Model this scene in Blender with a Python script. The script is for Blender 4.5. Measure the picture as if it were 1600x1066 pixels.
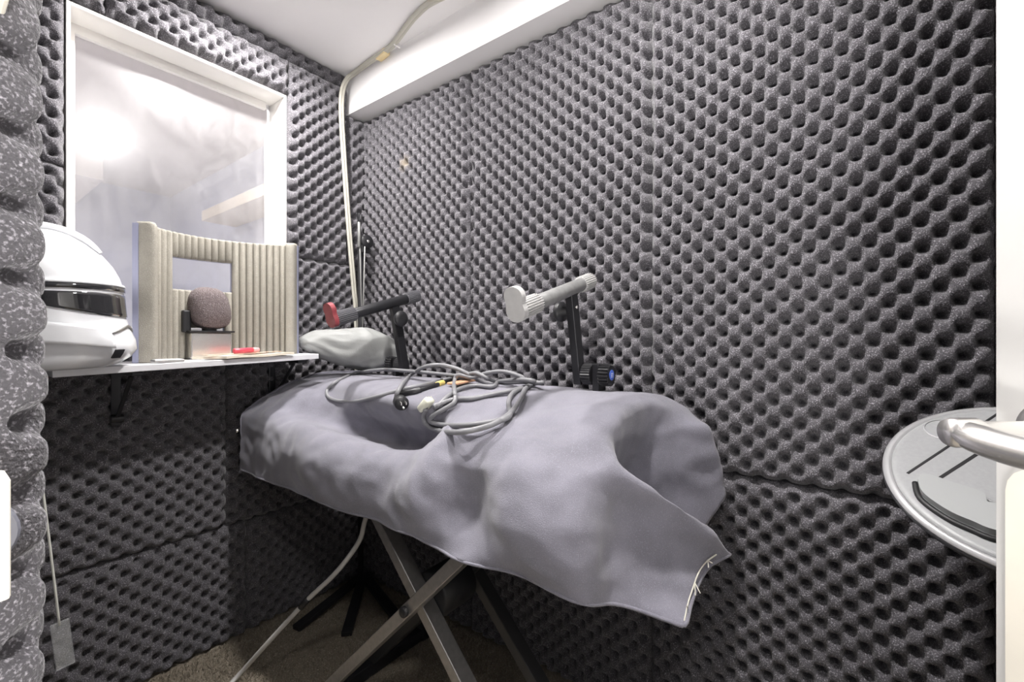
import bpy, bmesh, math, random
import numpy as np
from mathutils import Vector, Matrix, noise
from mathutils.bvhtree import BVHTree
random.seed(7); rng = np.random.default_rng(7)
for o in list(bpy.data.objects): bpy.data.objects.remove(o, do_unlink=True)
S = bpy.context.scene
C = S.collection
# ------------------------------------------------------------------ camera, world, exposure
H = 0.971                       # camera height above the floor; floor is z = 0
FPX, YAW, HOR = 696.0, math.radians(53.3), 531.0
FX, FY = math.sin(YAW), math.cos(YAW)
RX, RY = math.cos(YAW), -math.sin(YAW)
cd = bpy.data.cameras.new('camera'); cam = bpy.data.objects.new('camera', cd); C.objects.link(cam)
cam.location = (0, 0, H); cam.rotation_euler = (math.pi/2, 0, -YAW)
cd.sensor_width = 36; cd.lens = FPX/1600*36; cd.clip_start = 0.02
cd.shift_y = (HOR-533.0)/1600
S.camera = cam
w = bpy.data.worlds.new('world'); S.world = w; w.use_nodes = True
w.node_tree.nodes['Background'].inputs[0].default_value = (0.93, 0.95, 1.0, 1)
w.node_tree.nodes['Background'].inputs[1].default_value = 0.3
S.view_settings.view_transform = 'Standard'; S.view_settings.look = 'None'
S.view_settings.gamma = 1; S.view_settings.use_curve_mapping = False
S.view_settings.exposure = 0.0
POT, BEYOND, HALL, CEIL_FILL = 980.0, 46.0, 70.0, 165.0      # radiance of the lamps, the last an added fill light
# ------------------------------------------------------------------ helpers
def ray(u, v):
    t = (u-800)/FPX
    return Vector((FX+t*RX, FY+t*RY, (HOR-v)/FPX))
CAM = Vector((0, 0, H))
def at_d(u, v, d): return CAM + ray(u, v)*d
def at_x(u, v, x): r = ray(u, v); return CAM + r*(x/r.x)
def at_y(u, v, y): r = ray(u, v); return CAM + r*(y/r.y)
def at_z(u, v, z): r = ray(u, v); return CAM + r*((z-H)/r.z)

MATS = {}
def mat(name, col, rough=0.6, metal=0.0, var=0.0, scale=40.0, bump=0.0, bscale=200.0, emit=0.0, fleck=None, fscale=900.0, sheen=0.0, coat=0.0, flo=0.55, fhi=0.75):
    if name in MATS: return MATS[name]
    m = bpy.data.materials.new(name); m.use_nodes = True; MATS[name] = m
    nt = m.node_tree; N = nt.nodes; L = nt.links; b = N['Principled BSDF']
    b.inputs['Base Color'].default_value = (*col, 1); b.inputs['Roughness'].default_value = rough
    b.inputs['Metallic'].default_value = metal
    if sheen: b.inputs['Sheen Weight'].default_value = sheen; b.inputs['Sheen Roughness'].default_value = 0.5
    if coat: b.inputs['Coat Weight'].default_value = coat; b.inputs['Coat Roughness'].default_value = 0.08
    tc = N.new('ShaderNodeTexCoord'); src = None
    if var:
        n = N.new('ShaderNodeTexNoise'); n.inputs['Scale'].default_value = scale; n.inputs['Detail'].default_value = 4
        L.new(tc.outputs['Object'], n.inputs['Vector'])
        r = N.new('ShaderNodeValToRGB'); L.new(n.outputs['Fac'], r.inputs['Fac'])
        r.color_ramp.elements[0].position = 0.3; r.color_ramp.elements[1].position = 0.7
        r.color_ramp.elements[0].color = (*[c*(1-var) for c in col], 1)
        r.color_ramp.elements[1].color = (*[min(1, c*(1+var)) for c in col], 1)
        src = r.outputs['Color']; L.new(src, b.inputs['Base Color'])
    if fleck:
        n = N.new('ShaderNodeTexNoise'); n.inputs['Scale'].default_value = fscale; n.inputs['Detail'].default_value = 2
        L.new(tc.outputs['Object'], n.inputs['Vector'])
        r = N.new('ShaderNodeValToRGB'); L.new(n.outputs['Fac'], r.inputs['Fac'])
        r.color_ramp.elements[0].position = flo; r.color_ramp.elements[1].position = fhi
        r.color_ramp.elements[0].color = (0, 0, 0, 1); r.color_ramp.elements[1].color = (1, 1, 1, 1)
        mx = N.new('ShaderNodeMix'); mx.data_type = 'RGBA'
        L.new(r.outputs['Color'], mx.inputs['Factor'])
        if src: L.new(src, mx.inputs['A'])
        else: mx.inputs['A'].default_value = (*col, 1)
        mx.inputs['B'].default_value = (*fleck, 1)
        L.new(mx.outputs['Result'], b.inputs['Base Color'])
    if bump:
        n = N.new('ShaderNodeTexNoise'); n.inputs['Scale'].default_value = bscale; n.inputs['Detail'].default_value = 3
        L.new(tc.outputs['Object'], n.inputs['Vector'])
        bp = N.new('ShaderNodeBump'); bp.inputs['Strength'].default_value = bump; bp.inputs['Distance'].default_value = 0.004
        L.new(n.outputs['Fac'], bp.inputs['Height']); L.new(bp.outputs['Normal'], b.inputs['Normal'])
    if emit:
        b.inputs['Emission Color'].default_value = (*col, 1); b.inputs['Emission Strength'].default_value = emit
    return m

def link(name, me, m, parent=None, smooth=False):
    o = bpy.data.objects.new(name, me); C.objects.link(o)
    if m: me.materials.append(m)
    if smooth: me.polygons.foreach_set('use_smooth', [True]*len(me.polygons))
    if parent: o.parent = parent
    return o
def obj(name, bm, m, parent=None, smooth=False):
    bmesh.ops.recalc_face_normals(bm, faces=bm.faces)
    me = bpy.data.meshes.new(name); bm.to_mesh(me); bm.free()
    o = link(name, me, m, None, smooth)
    if parent:
        o.parent = parent; o.matrix_parent_inverse = parent.matrix_world_inv if hasattr(parent, 'x') else world_of(parent).inverted()
    return o
def world_of(o):
    mw = o.matrix_basis.copy()
    return (world_of(o.parent) @ o.matrix_parent_inverse @ mw) if o.parent else mw
def tag(o, label, cat, group=None):
    o['label'] = label; o['category'] = cat
    if group: o['group'] = group
    return o
def thing(name, label, cat, loc=(0, 0, 0), group=None):
    o = bpy.data.objects.new(name, None); C.objects.link(o); o.location = loc; o.empty_display_size = 0.05
    return tag(o, label, cat, group)
def structure(o): o['kind'] = 'structure'; return o

def box(bm, lo, hi, mtx=None, bevel=0.0):
    lo, hi = Vector(lo), Vector(hi); c = (lo+hi)/2; s = hi-lo
    M = Matrix.Translation(c) @ Matrix.Diagonal((s.x, s.y, s.z, 1))
    if mtx: M = mtx @ M
    r = bmesh.ops.create_cube(bm, size=1, matrix=M)
    if bevel:
        es = list({e for v in r['verts'] for e in v.link_edges})
        bmesh.ops.bevel(bm, geom=es, offset=bevel, segments=2, affect='EDGES', profile=0.5)
    return bm
def frame_to(p, q, up=(0, 0, 1)):
    z = (Vector(q)-Vector(p)).normalized(); up = Vector(up)
    if abs(z.dot(up)) > 0.98: up = Vector((0, 1, 0))
    x = up.cross(z).normalized(); y = z.cross(x)
    return Matrix(((x.x, y.x, z.x, p[0]), (x.y, y.y, z.y, p[1]), (x.z, y.z, z.z, p[2]), (0, 0, 0, 1)))
def bar(bm, p, q, w, h, up=(0, 0, 1), bevel=0.002):        # rectangular bar from p to q; w across, h along up
    L = (Vector(q)-Vector(p)).length
    return box(bm, (-w/2, -h/2, 0), (w/2, h/2, L), frame_to(p, q, up), bevel)
def lathe(bm, prof, p=(0, 0, 0), q=(0, 0, 1), n=24, teeth=0, depth=0.0):   # prof: (radius, height) along p->q
    M = frame_to(p, q); rings = []
    for r, h in prof:
        ring = []
        for i in range(n):
            rr = r
            if teeth and (i*teeth*2//n) % 2: rr = max(r-depth, 0.0005)
            a = 2*math.pi*i/n
            ring.append(bm.verts.new(M @ Vector((rr*math.cos(a), rr*math.sin(a), h))))
        rings.append(ring)
    for a, b in zip(rings, rings[1:]):
        for i in range(n): bm.faces.new((a[i], a[(i+1) % n], b[(i+1) % n], b[i]))
    bm.faces.new(rings[0][::-1]); bm.faces.new(rings[-1])
    return bm
def cyl(bm, p, q, r, n=20, r2=None, c=0.0015, teeth=0, depth=0):
    L = (Vector(q)-Vector(p)).length; r2 = r if r2 is None else r2; c = min(c, L/3, r/2, r2/2)
    return lathe(bm, [(r-c, 0), (r, c), (r2, L-c), (r2-c, L)], p, q, n, teeth, depth)
def smooth_path(P, k=8, closed=False):
    P = [Vector(p) for p in P]; n = len(P); out = []
    rngi = range(n) if closed else range(n-1)
    for i in rngi:
        if closed: a, b, c, d = P[i-1], P[i], P[(i+1) % n], P[(i+2) % n]
        else: a, b, c, d = P[max(i-1, 0)], P[i], P[i+1], P[min(i+2, n-1)]
        for j in range(k):
            t = j/k
            out.append(0.5*((2*b)+(c-a)*t+(2*a-5*b+4*c-d)*t*t+(3*b-a-3*c+d)*t**3))
    if not closed: out.append(P[-1])
    return out
def tube(bm, P, r, n=10, k=8, flat=1.0, closed=False):
    Q = smooth_path(P, k, closed) if k else [Vector(p) for p in P]
    m = len(Q); rings = []; up = None
    for i, p in enumerate(Q):
        if closed: t = (Q[(i+1) % m]-Q[i-1])
        else: t = (Q[min(i+1, m-1)]-Q[max(i-1, 0)])
        t.normalize()
        if up is None: up = Vector((0, 0, 1)) if abs(t.z) < 0.9 else Vector((1, 0, 0))
        s = t.cross(up).normalized(); up = s.cross(t).normalized()
        rad = r(i/(m-1)) if callable(r) else r
        rings.append([bm.verts.new(p + s*math.cos(a)*rad + up*math.sin(a)*rad*flat) for a in [2*math.pi*j/n for j in range(n)]])
    pairs = list(zip(rings, rings[1:])) + ([(rings[-1], rings[0])] if closed else [])
    for a, b in pairs:
        for j in range(n): bm.faces.new((a[j], a[(j+1) % n], b[(j+1) % n], b[j]))
    if not closed: bm.faces.new(rings[0][::-1]); bm.faces.new(rings[-1])
    return bm
def prism(bm, poly, fn, d0, d1):           # poly 2D outline, fn(a, b, depth) -> world
    A = [bm.verts.new(fn(a, b, d0)) for a, b in poly]; B = [bm.verts.new(fn(a, b, d1)) for a, b in poly]
    n = len(poly); bm.faces.new(A[::-1]); bm.faces.new(B)
    for i in range(n): bm.faces.new((A[i], A[(i+1) % n], B[(i+1) % n], B[i]))
    return bm
NB = bmesh.new
# ------------------------------------------------------------------ materials
foam = mat('charcoal_foam', (0.080, 0.076, 0.084), 1.0, fleck=(0.44, 0.42, 0.46), fscale=420, flo=0.53, fhi=0.78, bump=0.6, bscale=350, sheen=0.25)
_nt = foam.node_tree; _b = _nt.nodes['Principled BSDF']; _old = _b.inputs['Base Color'].links[0].from_socket      # a tan stain on the right-hand foam
_tc = _nt.nodes.new('ShaderNodeTexCoord'); _vd = _nt.nodes.new('ShaderNodeVectorMath'); _vd.operation = 'DISTANCE'; _vd.inputs[1].default_value = at_x(634, 256, 1.11)
_mr = _nt.nodes.new('ShaderNodeMapRange'); _mr.inputs[1].default_value = .008; _mr.inputs[2].default_value = .038; _mr.inputs[3].default_value = .55; _mr.inputs[4].default_value = 0
_mx = _nt.nodes.new('ShaderNodeMix'); _mx.data_type = 'RGBA'; _mx.inputs['B'].default_value = (.33, .27, .19, 1)
_nt.links.new(_tc.outputs['Object'], _vd.inputs[0]); _nt.links.new(_vd.outputs['Value'], _mr.inputs[0]); _nt.links.new(_mr.outputs[0], _mx.inputs['Factor'])
_nt.links.new(_old, _mx.inputs['A']); _nt.links.new(_mx.outputs['Result'], _b.inputs['Base Color'])
white_paint = mat('white_paint', (0.80, 0.785, 0.785), 0.7, var=0.02, scale=3)
door_paint = mat('door_paint', (0.56, 0.555, 0.54), 0.45)
cream = mat('cream_paint', (0.82, 0.78, 0.68), 0.5, var=0.05, scale=12)
board = mat('wall_board', (0.35, 0.33, 0.32), 0.9, var=0.1)
carpet = mat('brown_carpet', (0.28, 0.24, 0.185), 1.0, fleck=(0.62, 0.56, 0.47), fscale=260, bump=0.8, bscale=300)
black_plastic = mat('black_plastic', (0.018, 0.018, 0.02), 0.42)
black_metal = mat('black_metal', (0.025, 0.025, 0.028), 0.35, 0.3)
steel = mat('brushed_grey_steel', (0.42, 0.41, 0.40), 0.38, 0.85, var=0.1, scale=90)
chrome = mat('satin_chrome', (0.90, 0.88, 0.85), 0.26, 0.9)
# ------------------------------------------------------------------ the room shell
CEIL = H+1.05
BX, BZ = 1.037, H+0.90                     # the boxed beam: front face x, underside z
WY, RXW = 1.617, 1.138                     # plain faces behind the foam (back wall y, right wall x)
floor = structure(obj('floor', box(NB(), (-2.5, -1.6, -0.05), (1.25, 1.72, 0)), carpet))
ceiling = structure(obj('ceiling', box(NB(), (-0.10, -0.97, CEIL), (RXW+0.1, 1.70, CEIL+0.05)), white_paint))
wr = structure(obj('wall_right', box(NB(), (RXW+0.012, -0.97, 0), (RXW+0.09, 1.70, CEIL)), board))
WX0, WX1, WZ0, WZ1 = 0.233, 0.797, H+0.02, H+0.875     # window opening
bm = NB()
for lo, hi in (((-0.1, 0), (WX0, CEIL)), ((WX1, 0), (RXW+0.012, CEIL)), ((WX0, 0), (WX1, WZ0)), ((WX0, WZ1), (WX1, CEIL))):
    box(bm, (lo[0], WY+0.012, lo[1]), (hi[0], 1.70, hi[1]))
wb = structure(obj('wall_back', bm, board))
LX = 0.012                                  # left wall face behind its foam
bm = NB(); box(bm, (-0.09, 0.435, 0), (LX, WY+0.012, CEIL)); box(bm, (-0.09, -0.97, 0), (LX, -0.52, CEIL)); box(bm, (-0.09, -0.52, H+1.02), (LX, 0.435, CEIL))
wl = structure(obj('wall_left', bm, white_paint))
structure(obj('wall_near', box(NB(), (-0.09, -1.05, 0), (RXW+0.1, -0.97, CEIL)), white_paint))
beam = structure(obj('trim_1', box(NB(), (BX, -0.97, BZ), (RXW+0.012, WY+0.012, CEIL)), white_paint))

# ---- egg-crate foam, panel by panel
HP = 0.0244                                 # half pitch of the bumps
AMP = 0.0215
def foam_panel(parent, fn, a0, a1, b0, b1, res=5, pa=0.0, pb=0.0, lift=0.0, soft=0.008, amp=AMP):
    st = HP/res
    na = max(2, int(round((a1-a0)/st))); nb = max(2, int(round((b1-b0)/st)))
    a = np.linspace(a0+0.0008, a1-0.0008, na+1); b = np.linspace(b0+0.0008, b1-0.0008, nb+1)
    A, B = np.meshgrid(a, b, indexing='ij')
    wob = 0.0035
    A2 = A + wob*np.sin(B*9.1+pa*50)+0.0015*np.sin(B*31+A*17); B2 = B + wob*np.sin(A*8.3+pb*40)+0.0015*np.sin(A*29+B*13)
    h = np.cos(np.pi*(A2-pa)/HP)*np.cos(np.pi*(B2-pb)/HP)
    h = 1-2*((1-h)/2)**2.8
    e = np.minimum(np.minimum(A-a0, a1-A), np.minimum(B-b0, b1-B))
    D = amp*(1+h)*(1-0.85*np.exp(-(e/soft)**2)) + lift + 0.0012*np.sin(A*23+B*11)
    D[0, :] = D[:, 0] = D[-1, :] = D[:, -1] = -0.010
    # pull the rim vertices onto the border so that the last ring is the panel's side
    A[1, :] = a0+0.001; A[-2, :] = a1-0.001; B[:, 1] = b0+0.001; B[:, -2] = b1-0.001
    V = fn(A, B, D); V = np.stack(V, -1).reshape(-1, 3)
    idx = np.arange((na+1)*(nb+1)).reshape(na+1, nb+1)
    F = np.stack([idx[:-1, :-1], idx[1:, :-1], idx[1:, 1:], idx[:-1, 1:]], -1).reshape(-1, 4)
    me = bpy.data.meshes.new('foam_panel')
    me.vertices.add(len(V)); me.vertices.foreach_set('co', V.astype(np.float32).ravel())
    me.loops.add(F.size); me.loops.foreach_set('vertex_index', F.astype(np.int32).ravel())
    me.polygons.add(len(F)); me.polygons.foreach_set('loop_start', np.arange(0, F.size, 4, dtype=np.int32)); me.polygons.foreach_set('loop_total', np.full(len(F), 4, np.int32))
    me.update(calc_edges=True)
    return link('foam_panel', me, foam, parent, True)
Z = lambda z: H+z
fr = lambda A, B, D: (RXW-D, A, B)          # right wall: a = y, b = z
cols = [(1.0, 1.612), (0.391, 1.0), (-0.21, 0.391), (-0.82, -0.21)]
for i, (y0, y1) in enumerate(cols):
    foam_panel(wr, fr, y0, y1, Z(-0.306), BZ, pa=[0.0, .011, .004, .015][i], pb=[0.0, .006, .014, .003][i], lift=[0, .0015, 0.001, 0][i])
    foam_panel(wr, fr, y0, y1, 0.0, Z(-0.306), pa=[.005, .0, .012, .004][i], pb=[0.01, .016, .004, .013][i], lift=[0.001, 0, .0015, 0][i])
fb = lambda A, B, D: (A, WY-D, B)           # back wall: a = x, b = z
for q in [(0.05, WX0-.004, .444, .875), (0.05, WX0-.004, -.005, .444), (0.05, .308, .879, 1.0), (.308, WX1+.004, .879, 1.0), (0.05, 1.034, 1.0, 1.05),
          (WX1+.004, 1.034, .30, 1.0), (1.034, 1.122, .30, .899), (WX1+.004, 1.122, -.005, .30),
          (0.05, .60, -.60, -.005), (.60, 1.122, -.60, -.005), (0.05, .66, -.971, -.60), (.66, 1.122, -.971, -.60)]:
    foam_panel(wb, fb, q[0], q[1], Z(q[2]), Z(q[3]), pa=.004 if q[2] < .3 else .013, pb=.009 if q[2] < -.1 else .002)
fl = lambda A, B, D: (LX+D, A, B)           # left wall: a = y, b = z
for z0, z1 in ((0, Z(-.27)), (Z(-.27), Z(.93)), (Z(.93), CEIL)):
    foam_panel(wl, fl, .428, .57, z0, z1, res=8, pa=.436, pb=.01, lift=0.017, amp=.013)
    foam_panel(wl, fl, .57, 1.575, z0, z1, res=4, pa=.436, pb=.01, lift=0.014, amp=.013)

# ---- window: jambs, head, sill, stops, dusty pane
jamb = mat('window_jamb', (0.84, 0.82, 0.79), 0.5, var=0.03, scale=10)
wn = bpy.data.objects.new('window_1', None); C.objects.link(wn); wn.location = (.515, 1.66, WZ0); structure(wn)
y0, y1 = 1.602, 1.735
obj('jamb', box(NB(), (WX0, y0, WZ0), (WX0+.008, y1, WZ1), bevel=.001), jamb, wn)
obj('jamb', box(NB(), (WX1-.008, y0, WZ0), (WX1, y1, WZ1), bevel=.001), jamb, wn)
obj('head', box(NB(), (WX0+.008, y0, WZ1-.009), (WX1-.008, y1, WZ1), bevel=.001), jamb, wn)
obj('sill', box(NB(), (WX0+.008, y0, WZ0), (WX1-.008, y1, WZ0+.016), bevel=.001), jamb, wn)
obj('stop', box(NB(), (WX0+.008, 1.69, WZ0+.016), (WX0+.030, 1.706, WZ1-.009)), jamb, wn)
obj('stop', box(NB(), (WX1-.030, 1.69, WZ0+.016), (WX1-.008, 1.706, WZ1-.10)), jamb, wn)
obj('stop', box(NB(), (WX0+.030, 1.69, WZ1-.034), (WX1-.030, 1.706, WZ1-.009)), jamb, wn)
gm = bpy.data.materials.new('dusty_acrylic_pane'); gm.use_nodes = True; nt = gm.node_tree; nt.nodes.clear(); N = nt.nodes; L = nt.links
out = N.new('ShaderNodeOutputMaterial'); tr = N.new('ShaderNodeBsdfTransparent'); gl = N.new('ShaderNodeBsdfGlossy'); df = N.new('ShaderNodeBsdfDiffuse')
tr.inputs[0].default_value = (.97, .97, .98, 1); gl.inputs['Roughness'].default_value = 0.03
gl2 = N.new('ShaderNodeBsdfGlossy'); gl2.inputs['Roughness'].default_value = 0.22; gl2.inputs[0].default_value = (.9, .9, .9, 1)
df.inputs[0].default_value = (.9, .88, .88, 1)
fr_ = N.new('ShaderNodeFresnel'); fr_.inputs[0].default_value = 1.45
tc = N.new('ShaderNodeTexCoord'); mp = N.new('ShaderNodeMapping'); mp.inputs['Scale'].default_value = (9, 1, 5); mp.inputs['Rotation'].default_value = (0, .5, 0)
nz = N.new('ShaderNodeTexNoise'); nz.inputs['Scale'].default_value = 1.6; nz.inputs['Detail'].default_value = 6; nz.inputs['Distortion'].default_value = 1.2
rp = N.new('ShaderNodeValToRGB'); rp.color_ramp.elements[0].color = (.07, .07, .07, 1); rp.color_ramp.elements[1].color = (.13, .13, .13, 1); rp.color_ramp.elements[0].position = .35; rp.color_ramp.elements[1].position = .75
L.new(tc.outputs['Object'], mp.inputs[0]); L.new(mp.outputs[0], nz.inputs['Vector']); L.new(nz.outputs['Fac'], rp.inputs[0])
m1 = N.new('ShaderNodeMixShader'); m2 = N.new('ShaderNodeMixShader'); m3 = N.new('ShaderNodeMixShader'); m3.inputs[0].default_value = .03
L.new(fr_.outputs[0], m1.inputs[0]); L.new(tr.outputs[0], m1.inputs[1]); L.new(gl.outputs[0], m1.inputs[2])
L.new(m1.outputs[0], m3.inputs[1]); L.new(gl2.outputs[0], m3.inputs[2])
L.new(rp.outputs[0], m2.inputs[0]); L.new(m3.outputs[0], m2.inputs[1]); L.new(df.outputs[0], m2.inputs[2]); L.new(m2.outputs[0], out.inputs[0])
obj('pane', box(NB(), (WX0+.008, 1.708, WZ0+.016), (WX1-.008, 1.712, WZ1-.009)), gm, wn)

# ---- the room seen beyond the window
pinkish = mat('warm_white_paint', (0.74, 0.69, 0.67), 0.8); bluish = mat('cool_white_paint', (0.74, 0.76, 0.86), 0.8)
structure(obj('ceiling_beyond', box(NB(), (-2.2, 1.74, H+1.32), (1.5, 5.1, H+1.37)), pinkish))
structure(obj('floor_beyond', box(NB(), (-2.2, 1.74, -.05), (1.5, 5.1, 0)), mat('pale_floor', (.62, .60, .62), .6)))
structure(obj('wall_beyond_far', box(NB(), (-2.2, 5.0, 0), (1.5, 5.1, H+1.32)), bluish))
structure(obj('wall_beyond_right', box(NB(), (1.42, 1.74, 0), (1.5, 5.0, H+1.32)), bluish))
structure(obj('wall_beyond_left', box(NB(), (-2.2, 1.74, 0), (-2.1, 5.0, H+1.32)), white_paint))
structure(obj('trim_2', box(NB(), (-2.1, 4.1, H+1.10), (0.78, 4.99, H+1.319), bevel=.004), pinkish))        # soffit over the far end
structure(obj('trim_3', box(NB(), (1.20, 1.78, H+.83), (1.419, 3.6, H+.90), bevel=.004), mat('pale_wood', (.80, .72, .62), .6, var=.05)))

# ---- door on the right with its lever
hinge = Vector((0.03, -0.50, 0)); latch = Vector((0.609, -0.115, 0)); dv = (latch-hinge).normalized(); dn = Vector((-dv.y, dv.x, 0))
D = bpy.data.objects.new('door_1', None); C.objects.link(D); D.location = hinge; structure(D)
def dp(a, b, d): return hinge + dv*a + Vector((0, 0, b)) + dn*d
LW = (latch-hinge).length
obj('door_leaf', prism(NB(), [(0, .012), (LW, .012), (LW, H+1.0), (0, H+1.0)], dp, -.036, 0), door_paint, D)
for b0, b1 in ((.12, .86), (1.06, 1.86)):   # raised panels
    obj('door_panel', prism(NB(), [(.12, b0), (LW-.11, b0), (LW-.11, b1), (.12, b1)], dp, 0, .006), door_paint, D)
hz = H-0.078
hd = obj('handle', lathe(NB(), [(.027, 0), (.028, .003), (.025, .009), (.014, .012)], dp(LW-.05, hz, 0), dp(LW-.05, hz, .1), 32), chrome, D, True)
obj('neck', lathe(NB(), [(.0115, 0), (.0115, .012), (.0100, .016), (.0100, .052), (.0125, .056), (.0125, .074), (.011, .078)], dp(LW-.05, hz, .009), dp(LW-.05, hz, .2), 28), chrome, hd, True)
obj('lever', tube(NB(), [dp(LW-.05, hz, .075), dp(LW-.064, hz-.002, .077), dp(LW-.09, hz-.005, .074), dp(LW-.13, hz-.006, .070), dp(LW-.165, hz-.004, .066)], lambda t: .0105+.002*math.sin(t*3), 16, 6, 1.0), chrome, hd, True)
poly = [(LW-.011, .30), (LW-.011, hz-.060)] + [(LW-.036+.025*math.cos(k*math.pi/8), hz-.060+.025*math.sin(k*math.pi/8)) for k in range(1, 8)] + [(LW-.061, hz-.060), (LW-.061, .30)]
obj('edge_guard', prism(NB(), poly, dp, 0, .003), cream, D)
# ---- latch plates on the left jamb
wl_l = obj('latch_plate', box(NB(), (.0165, .405, Z(.205)), (.0345, .427, Z(.237)), bevel=.002), cream, wl)
lt = obj('latch_plate', box(NB(), (.012, .398, Z(-.155)), (.0345, .427, Z(-.082)), bevel=.002), cream, wl)
obj('latch_disc', cyl(NB(), (.0185, .412, Z(-.118)), (.0185, .4265, Z(-.118)), .0215, 28), mat('grey_latch', (.35, .36, .42), .4, .5), wl)

# ------------------------------------------------------------------ lamps, and an added fill light for the ceiling
for (x, y), lab in (((.570, .38), 'small round downlight set in the booth ceiling nearer the door'), ((.589, 1.31), 'small round downlight set in the booth ceiling above the shelf')):
    t = thing('downlight', lab, 'lamp', (x, y, CEIL), 'booth downlights')
    obj('lamp_ring', lathe(NB(), [(.066, 0), (.066, .003), (.052, .007), (.050, .001)], (x, y, CEIL), (x, y, CEIL-1), 40), white_paint, t, True)
    obj('diffuser', lathe(NB(), [(.049, .001), (.048, .0025), (.038, .004), (.02, .0045), (.004, .005)], (x, y, CEIL), (x, y, CEIL-1), 32), mat('lit_downlight', (1, .97, .95), emit=POT), t, True)
t = thing('ceiling_fill', 'added bowl fill light, unseen on the hall floor, brightening the booth ceiling', 'lamp', (-.40, -.28, 0))  # invented light source, out of view, added only to brighten the ceiling
obj('fill_base', lathe(NB(), [(.13, 0), (.13, .012), (.02, .022)], (-.40, -.28, 0), (-.40, -.28, 1), 32), black_metal, t, True)
obj('pole', cyl(NB(), (-.40, -.28, .015), (-.40, -.28, .33), .012), black_metal, t, True)
obj('bowl', lathe(NB(), [(.03, 0), (.09, .015), (.145, .06), (.155, .095), (.150, .095), (.140, .064), (.085, .022), (.028, .008)], (-.40, -.28, .325), (-.40, -.28, 2), 40), black_metal, t, True)
obj('glowing_disc', lathe(NB(), [(.136, 0), (.137, .003), (.07, .006), (.004, .007)], (-.40, -.28, .398), (-.40, -.28, 2), 40), mat('lit_ceiling_fill', (1, .97, .95), emit=CEIL_FILL), t, True)
for nm, lab, p, r, em in (('room_lamp', 'round flush ceiling lamp in the room beyond the window', (.52, 2.25, H+1.32), .11, BEYOND*4),
                          ('room_lamp', 'round flush ceiling lamp deep in the room beyond the window', (-.6, 3.4, H+1.32), .16, BEYOND*2),
                          ('hall_lamp', 'round flush lamp above the hall outside the booth door', (-.42, -.32, H+1.25), .12, HALL)):
    t = thing(nm, lab, 'lamp', p)
    obj('lamp_ring', lathe(NB(), [(r+.02, 0), (r+.02, .02), (r+.004, .03), (r+.004, .002)], p, (p[0], p[1], p[2]-1), 32), white_paint, t, True)
    obj('diffuser', lathe(NB(), [(r, .004), (r, .025), (r*.8, .045), (r*.4, .056), (.01, .06)], p, (p[0], p[1], p[2]-1), 32), mat('lit_diffuser_%d' % int(em), (1, .97, .94), emit=em), t, True)
structure(obj('ceiling_hall', box(NB(), (-2.5, -1.6, H+1.25), (-.1, 1.7, H+1.30)), white_paint))

# ------------------------------------------------------------------ shelf and its brackets
zs = lambda x: H-0.065+0.0335*(x-.175)
shelf_white = mat('white_laminate', (.74, .74, .76), .45, var=.03, scale=8)
bm = NB(); A = math.atan(.0335)
box(bm, (0, 1.35, -.016), (.600, 1.582, 0), Matrix.Translation((.175, 0, H-.065)) @ Matrix.Rotation(-A, 4, 'Y'), .0015)
shelf = obj('shelf', bm, shelf_white); tag(shelf, 'narrow white shelf board on black brackets under the window', 'shelf')
for x in (.325, .735):
    z = zs(x)-.0175
    b = thing('shelf_bracket', 'black folding bracket under the white helmet end of the shelf' if x < .5 else 'black folding bracket under the shelf end beside the grey bag', 'bracket', (x, 1.58, z), 'shelf brackets')
    obj('arm', bar(NB(), (x, 1.38, z-.006), (x, 1.58, z-.006), .022, .010), black_metal, b)
    obj('wall_plate', bar(NB(), (x, 1.578, z-.002), (x, 1.578, z-.155), .022, .008, up=(0, 1, 0)), black_metal, b)
    obj('brace', bar(NB(), (x, 1.565, z-.135), (x, 1.43, z-.014), .010, .006), black_metal, b)
    obj('pivot', cyl(NB(), (x-.014, 1.566, z-.135), (x+.014, 1.566, z-.135), .012, 16), black_metal, b)

# ------------------------------------------------------------------ plain white full-face helmet
hp = Vector((.182, 1.386, zs(.186)+.001)); HYAW = math.radians(-26)
helm_t = thing('helmet', 'glossy white full-face helmet with a dark visor on the shelf end', 'helmet', hp)
hwhite = mat('glossy_white_shell', (.82, .83, .85), .18, coat=.5); visor_m = mat('dark_visor', (.02, .02, .022), .06, coat=1.0)
HM = Matrix.Translation(hp) @ Matrix.Rotation(-math.atan(.0335), 4, 'Y') @ Matrix.Rotation(HYAW, 4, 'Z') @ Matrix.Scale(.995, 4)
PR = [  # height, front, back, half width
    (.000, .092, .085, .080), (.006, .108, .098, .092), (.020, .130, .108, .100), (.038, .142, .114, .106), (.060, .140, .120, .110), (.085, .130, .126, .113),
    (.115, .122, .131, .116), (.150, .120, .135, .119), (.180, .120, .136, .120), (.205, .114, .134, .117), (.230, .103, .127, .110), (.255, .086, .114, .098),
    (.275, .066, .094, .080), (.292, .042, .066, .056), (.300, .022, .036, .031), (.303, .004, .008, .006)]
def hprof(z):
    for a, b in zip(PR, PR[1:]):
        if z <= b[0]:
            k = (z-a[0])/(b[0]-a[0]); return [a[i]+(b[i]-a[i])*k for i in (1, 2, 3)]
    return PR[-1][1:]
def hpt(z, a, off=0.0):
    f, bk, wd = hprof(z); c, s = math.cos(a), math.sin(a); e = 0.86
    x = math.copysign(abs(c)**e, c)*((f if c > 0 else bk)+off); y = math.copysign(abs(s)**e, s)*(wd+off)
    return HM @ Vector((x, y, z))
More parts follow.
